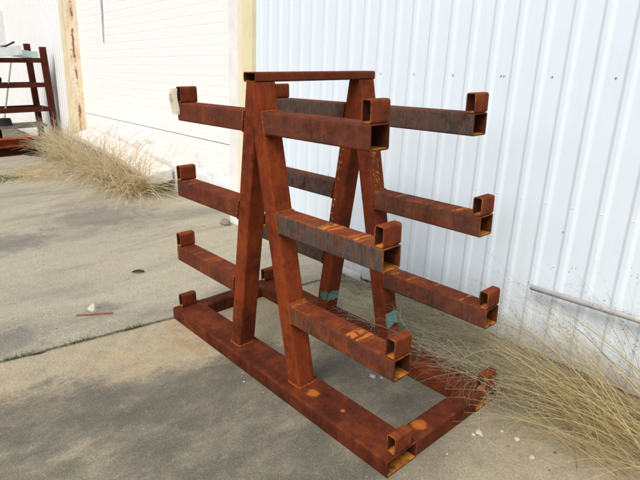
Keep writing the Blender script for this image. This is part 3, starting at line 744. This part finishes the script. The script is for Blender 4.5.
def seeds(bm, pts, rr, n=14, size=0.005, spread=0.045, frm=0.5):
    for _ in range(n):
        t = rr.uniform(frm, 1.0)*(len(pts)-1); i = min(int(t), len(pts)-2); q = pts[i].lerp(pts[i+1], t-i)
        q = q+Vector((rr.gauss(0, 1), rr.gauss(0, 1), rr.gauss(0, 0.8)))*spread*(1.25-t/(len(pts)-1)*0.6)*0.6
        a = Vector((rr.gauss(0, 1), rr.gauss(0, 1), rr.gauss(0, 1))).normalized(); b = a.orthogonal().normalized(); c = a.cross(b)
        L = size*rr.uniform(0.7, 1.5); s_ = L*0.38
        v = [bm.verts.new(q+a*L), bm.verts.new(q+b*s_), bm.verts.new(q+c*s_), bm.verts.new(q-b*s_), bm.verts.new(q-c*s_), bm.verts.new(q-a*L)]
        for i0, i1 in ((1, 2), (2, 3), (3, 4), (4, 1)):
            bm.faces.new((v[0], v[i0], v[i1])).material_index = 1; bm.faces.new((v[5], v[i1], v[i0])).material_index = 1

def clump(name, rr, n, root, direction, L, lift, droop, w, mat, label, spread=0.5, curl=0.6, cat='grass', extra=None, seedp=0.0, loc=(0, 0, 0)):
    bm = bmesh.new(); sb = bm
    for _ in range(n):
        a = math.atan2(direction[1], direction[0])+rr.gauss(0, spread)
        pts = blade(bm, root(rr), (math.cos(a), math.sin(a), 0), L(rr), lift(rr), droop(rr), w*rr.uniform(0.6, 1.3), rr, curl=curl)
        if rr.random() < seedp: seeds(sb, pts, rr)
    if extra: extra(bm, sb, rr)
    return tag(obj(name, bm, [mat, M['seed']], loc=loc), label, cat)
# big clump by the wall at the right: long stalks swept low over the concrete towards the rack
rr = random.Random(21)
def ex_right(bm, sb, rr):
    # fine standing panicles against the wall
    for _ in range(150):
        pts = blade(bm, (rr.uniform(2.2, 3.1), rr.uniform(0.98, 1.38), -0.01), (rr.uniform(-1, 0.15), rr.uniform(-0.25, 0.35), 0), rr.uniform(0.45, 0.95), rr.uniform(0.75, 1.35), rr.uniform(0.5, 1.5), 0.0009, rr, 8, 0.5)
        if rr.random() < 0.7: seeds(sb, pts, rr, rr.randint(10, 26), 0.0034, 0.022, 0.55)
    # short curly growth and litter at the foot
    for _ in range(900):
        blade(bm, (rr.uniform(2.2, 3.3), rr.uniform(0.78, 1.40), 0.0), (rr.gauss(0, 1), rr.gauss(0, 1), 0), rr.uniform(0.10, 0.34), rr.uniform(0.0, 0.9), rr.uniform(0.3, 1.8), 0.0009, rr, 6, 1.6)
    # stout bright stalks on top of the sheaf
    for _ in range(75):
        a = math.pi+rr.gauss(0.05, 0.33)
        blade(bm, (rr.uniform(2.5, 3.1), rr.gauss(1.05, 0.14), 0.02), (math.cos(a), math.sin(a), 0), rr.uniform(0.6, 1.15), rr.uniform(0.25, 0.8), rr.uniform(0.5, 1.3), 0.0026, rr, 10, 0.5)
    # a few strays thrown far out over the base of the rack
    for _ in range(85):
        blade(bm, (rr.uniform(2.3, 2.75), rr.uniform(0.95, 1.2), 0.02), (-1, rr.uniform(-0.42, -0.05), 0), rr.uniform(0.55, 1.05), rr.uniform(0.25, 0.6), rr.uniform(0.5, 1.0), 0.0017, rr, 10, 0.4)
    # stalks at the near edge, fallen outward over the slab
    for _ in range(70):
        blade(bm, (rr.uniform(2.5, 3.3), rr.uniform(0.72, 1.0), 0.0), (-1, rr.uniform(-0.35, 0.25), 0), rr.uniform(0.35, 0.9), rr.uniform(0.05, 0.7), rr.uniform(0.3, 1.3), 0.0016, rr, 9, 0.8)
clump('grass_clump', rr, 230, lambda r: (r.uniform(2.45, 3.4), r.gauss(1.03, 0.16), -0.01), (-1, -0.08), lambda r: r.uniform(0.45, 1.1), lambda r: r.uniform(0.08, 1.15), lambda r: r.uniform(0.3, 1.8), 0.0015, M['straw'],
      'big clump of long straw coloured grass at right, swept over concrete towards the rack', 0.58, 1.1, extra=ex_right, loc=(2.85, 1.1, 0), seedp=0.05)
# second clump, rooted nearer, arching up and to the left
rr = random.Random(22)
clump('grass_clump', rr, 180, lambda r: (r.uniform(2.0, 2.75), r.gauss(1.22, 0.09), -0.02), (-1, -0.30), lambda r: r.uniform(0.35, 0.85), lambda r: r.uniform(0.2, 1.25), lambda r: r.uniform(0.5, 1.6), 0.0012, M['straw'],
      'clump of fine yellow grass against the white wall under the grey pipe', 0.6, 0.7, loc=(2.4, 1.24, 0), seedp=0.06)
# tangle behind the rack
rr = random.Random(23)
def ex_tangle(bm, sb, rr):
    for _ in range(3000):
        x = rr.uniform(0.8, 2.1); y = min(rr.gauss(1.10, 0.15), wy(x)-0.08)
        k = 0.35+0.65*math.sin(math.pi*min(1, max(0, (x-0.75)/1.25)))
        blade(bm, (x, max(y, 0.84), rr.uniform(0.0, 0.26)*k), (rr.gauss(0, 1), rr.gauss(0, 0.7), 0), rr.uniform(0.10, 0.42), rr.uniform(-0.3, 1.0), rr.uniform(0.2, 2.4), 0.0008, rr, 8, 2.4, zmin=0.01 if y > 0.9 else 0.1)
_tangle = ex_tangle
def ex_tangle(bm, sb, rr):
    _tangle(bm, sb, rr)
    for _ in range(900):   # pale tuft grown up through the back corner of the base
        x = rr.gauss(2.03, 0.17); y = rr.gauss(0.98, 0.07)
        blade(bm, (x, y, 0.0), (rr.gauss(-0.4, 1), rr.gauss(-0.3, 1), 0), rr.uniform(0.15, 0.5), rr.uniform(0.3, 1.4), rr.uniform(0.6, 2.6), 0.0010, rr, 8, 2.2, zmin=0.0 if x > 2 else 0.095)
clump('grass_clump', rr, 170, lambda r: (r.uniform(1.2, 2.1), r.gauss(1.15, 0.09), -0.01), (-1, -0.75), lambda r: r.uniform(0.35, 0.85), lambda r: r.uniform(0.2, 1.0), lambda r: r.uniform(0.4, 1.7), 0.0011, M['straw_grey'],
      'tangled grey dry grass behind the rack between its far beam and the white wall', 0.8, 1.4, extra=ex_tangle, loc=(1.5, 1.15, 0))
# flattened straw strip along the wall (uncountable)
rr = random.Random(24); bm = bmesh.new()
for _ in range(2600):
    x = rr.uniform(0.22, 2.6)
    y = rr.uniform(1.02+0.12*(x < 0.5), wy(x)-0.05)
    blade(bm, (x, y, rr.uniform(-0.01, 0.025)), (rr.gauss(0, 1), rr.gauss(0, 0.6), 0), rr.uniform(0.06, 0.22), rr.uniform(-0.1, 0.35), rr.uniform(0.2, 1.0), 0.0011, rr, 4, 1.4)
tag(obj('dry_grass', bm, M['straw_grey']), 'flattened dry straw along the foot of the white wall', 'grass', kind='stuff')
# grass at the far left
rr = random.Random(25)
clump('grass_clump', rr, 2300, lambda r: (-7.7+3.9*r.random()**0.95, r.gauss(1.42, 0.12), -0.01), (1, -0.22), lambda r: r.uniform(0.5, 1.45), lambda r: r.uniform(0.1, 1.1), lambda r: r.uniform(0.4, 1.3), 0.0042, M['straw_blond'],
      'blond dry grass bending to the right in front of the white overhead door', 0.40, 0.5, loc=(-6.0, 1.45, 0))
rr = random.Random(26)
clump('grass_clump', rr, 800, lambda r: (r.gauss(-7.5, 0.24), r.gauss(1.48, 0.10), -0.01), (0.6, -0.3), lambda r: r.uniform(0.4, 1.0), lambda r: r.uniform(0.7, 1.5), lambda r: r.uniform(0.4, 1.4), 0.0036, M['straw_green'],
      'upright pale greenish grass between far shelving rack and yellow door jamb', 0.9, 0.6, loc=(-8.0, 1.5, 0))
rr = random.Random(27)
clump('grass_clump', rr, 520, lambda r: (r.uniform(-6.9, -5.7), r.uniform(0.45, 1.05), -0.01), (0.9, -0.8), lambda r: r.uniform(0.25, 0.65), lambda r: r.uniform(0.05, 0.45), lambda r: r.uniform(0.4, 1.3), 0.0032, M['straw_blond'],
      'low blond grass spreading over the pavement edge in front of the reddish channel', 0.7, 0.6, loc=(-7.1, 0.7, 0))
# weeds in the joint (uncountable)
rr = random.Random(28); bm = bmesh.new()
for _ in range(260):
    y = rr.choice((rr.gauss(-0.62, 0.07), rr.gauss(-0.98, 0.06), rr.gauss(-0.28, 0.05), rr.uniform(-1.2, 0.0)))
    blade(bm, (JX(y)+rr.uniform(-.01, .01), y, -0.02), (rr.gauss(0, 1), rr.gauss(0, 1), 0), rr.uniform(0.015, 0.055), rr.uniform(0.3, 1.4), rr.uniform(0.2, 1.3), 0.0016, rr, 4, 0.8)
for _ in range(500):
    blade(bm, (rr.gauss(-6.15, 0.18), rr.gauss(0.12, 0.22), 0), (rr.gauss(0, 1), rr.gauss(0, 1), 0), rr.uniform(0.03, 0.09), rr.uniform(0.3, 1.4), rr.uniform(0.2, 1.3), 0.004, rr, 3, 0.8)
tag(obj('weeds', bm, M['green_blade']), 'small green weeds sprouting in the pavement joint', 'weeds', kind='stuff')
# grit that has gathered on the slabs (uncountable)
rr = random.Random(31); bm = bmesh.new()
def grain(x, y, r):
    m = T((x, y, r*0.35)) @ R(rr.uniform(0, 6.3), 4, 'Z') @ R(rr.uniform(0, 6.3), 4, 'X') @ Matrix.Diagonal((r*rr.uniform(.8, 1.5), r, r*rr.uniform(.5, .9), 1))
    vs = [bm.verts.new(m @ Vector(v)) for v in ((1, 0, 0), (-1, 0, 0), (0, 1, 0), (0, -1, 0), (0, 0, 1), (0, 0, -1))]
    for a, b, c in ((0, 2, 4), (2, 1, 4), (1, 3, 4), (3, 0, 4), (2, 0, 5), (1, 2, 5), (3, 1, 5), (0, 3, 5)): bm.faces.new((vs[a], vs[b], vs[c]))
for _ in range(520):
    x = rr.uniform(-4, 0.1); y = rr.gauss(0.2, 0.7)
    if x < JX(y)-0.02 and y < 1.35: grain(x, y, abs(rr.gauss(0, 0.0022))+0.001)
for _ in range(420):   # drifted against the joint
    y = rr.uniform(-1.6, 1.2); grain(JX(y)+rr.gauss(-0.02, 0.03), y, abs(rr.gauss(0, 0.002))+0.001)
for _ in range(420):   # against the rack and under the grass
    x = rr.uniform(0.1, 2.6); y = rr.choice((rr.gauss(0.25, 0.05), rr.gauss(0.95, 0.05), rr.gauss(1.12, 0.08), rr.gauss(-0.03, 0.02)))
    if not (-0.008 < y < WB+0.008 or DB-WB-0.008 < y < DB+0.008): grain(x, y, abs(rr.gauss(0, 0.002))+0.001)
for _ in range(240): grain(rr.uniform(2.03, 3.0), rr.uniform(0.1, 1.0), abs(rr.gauss(0, 0.0022))+0.001)
tag(obj('grit', bm, M['grit']), 'loose grit scattered over the pavement', 'grit', kind='stuff')
# dirt in the joint
bm = bmesh.new(); prev = None
for k in range(60):
    y = -2.2+3.6*k/59; w = 0.02+0.012*mnoise.noise(Vector((y*6, 0, 0)))
    cur = (bm.verts.new((JX(y)-w*0.6, y, -0.007)), bm.verts.new((JX(y)+w*0.6, y, -0.008)))
    if prev: bm.faces.new((prev[0], prev[1], cur[1], cur[0]))
    prev = cur
tag(obj('joint_dirt', bm, M['soil']), 'dark dirt filling the joint between the two pavement slabs', 'dirt', kind='stuff')

# ------------------------------------------------------------------ camera
F, PITCH, YAW, ROLL = 517.98, rad(18.7173), rad(48.5225), rad(0.0488)
fw = Vector((-math.sin(YAW)*math.cos(PITCH), math.cos(YAW)*math.cos(PITCH), -math.sin(PITCH)))
rt = Vector((math.cos(YAW), math.sin(YAW), 0)); up = rt.cross(fw)
r2 = rt*math.cos(ROLL)+up*math.sin(ROLL); u2 = up*math.cos(ROLL)-rt*math.sin(ROLL)
cm = Matrix((r2, u2, -fw)).transposed().to_4x4(); cm.translation = (3.1591, -1.4111, 1.7115)
cd = bpy.data.cameras.new('camera'); cam = bpy.data.objects.new('camera', cd); C.objects.link(cam)
cd.sensor_width = 36; cd.lens = 36*F/640; cd.clip_end = 300; cd.clip_start = 0.05
cam.matrix_world = cm
S.camera = cam

# tilt the yard so the building stands plumb
for o in list(C.objects):
    if o.parent is None:
        o.matrix_world = G @ (o.matrix_world if o.type == 'CAMERA' else Matrix.LocRotScale(o.location, o.rotation_euler, o.scale))

# ------------------------------------------------------------------ light: bright overcast, sun veiled behind the camera's left shoulder
SUN = Vector((0.30, -0.80, 1.0)).normalized()
sd = bpy.data.lights.new('sun', 'SUN'); sd.energy = 1.5; sd.angle = rad(28); sd.color = (1.0, 0.968, 0.91)
so = bpy.data.objects.new('sun', sd); C.objects.link(so); so.rotation_euler = SUN.to_track_quat('Z', 'Y').to_euler()
w = bpy.data.worlds.new('World'); S.world = w; w.use_nodes = True
nt = w.node_tree; bg = nt.nodes['Background']
sk = nt.nodes.new('ShaderNodeTexSky'); sk.sky_type = 'NISHITA'; sk.sun_disc = False
sk.sun_elevation = math.asin(SUN.z); sk.sun_rotation = math.atan2(SUN.x, SUN.y)
sk.air_density = 1.0; sk.dust_density = 4.0; sk.ozone_density = 1.0
nt.links.new(sk.outputs[0], bg.inputs[0]); bg.inputs[1].default_value = 0.12

S.view_settings.view_transform = 'Standard'; S.view_settings.look = 'None'
S.view_settings.gamma = 1; S.view_settings.use_curve_mapping = False
S.view_settings.exposure = 0.42
S.render.engine = 'CYCLES'
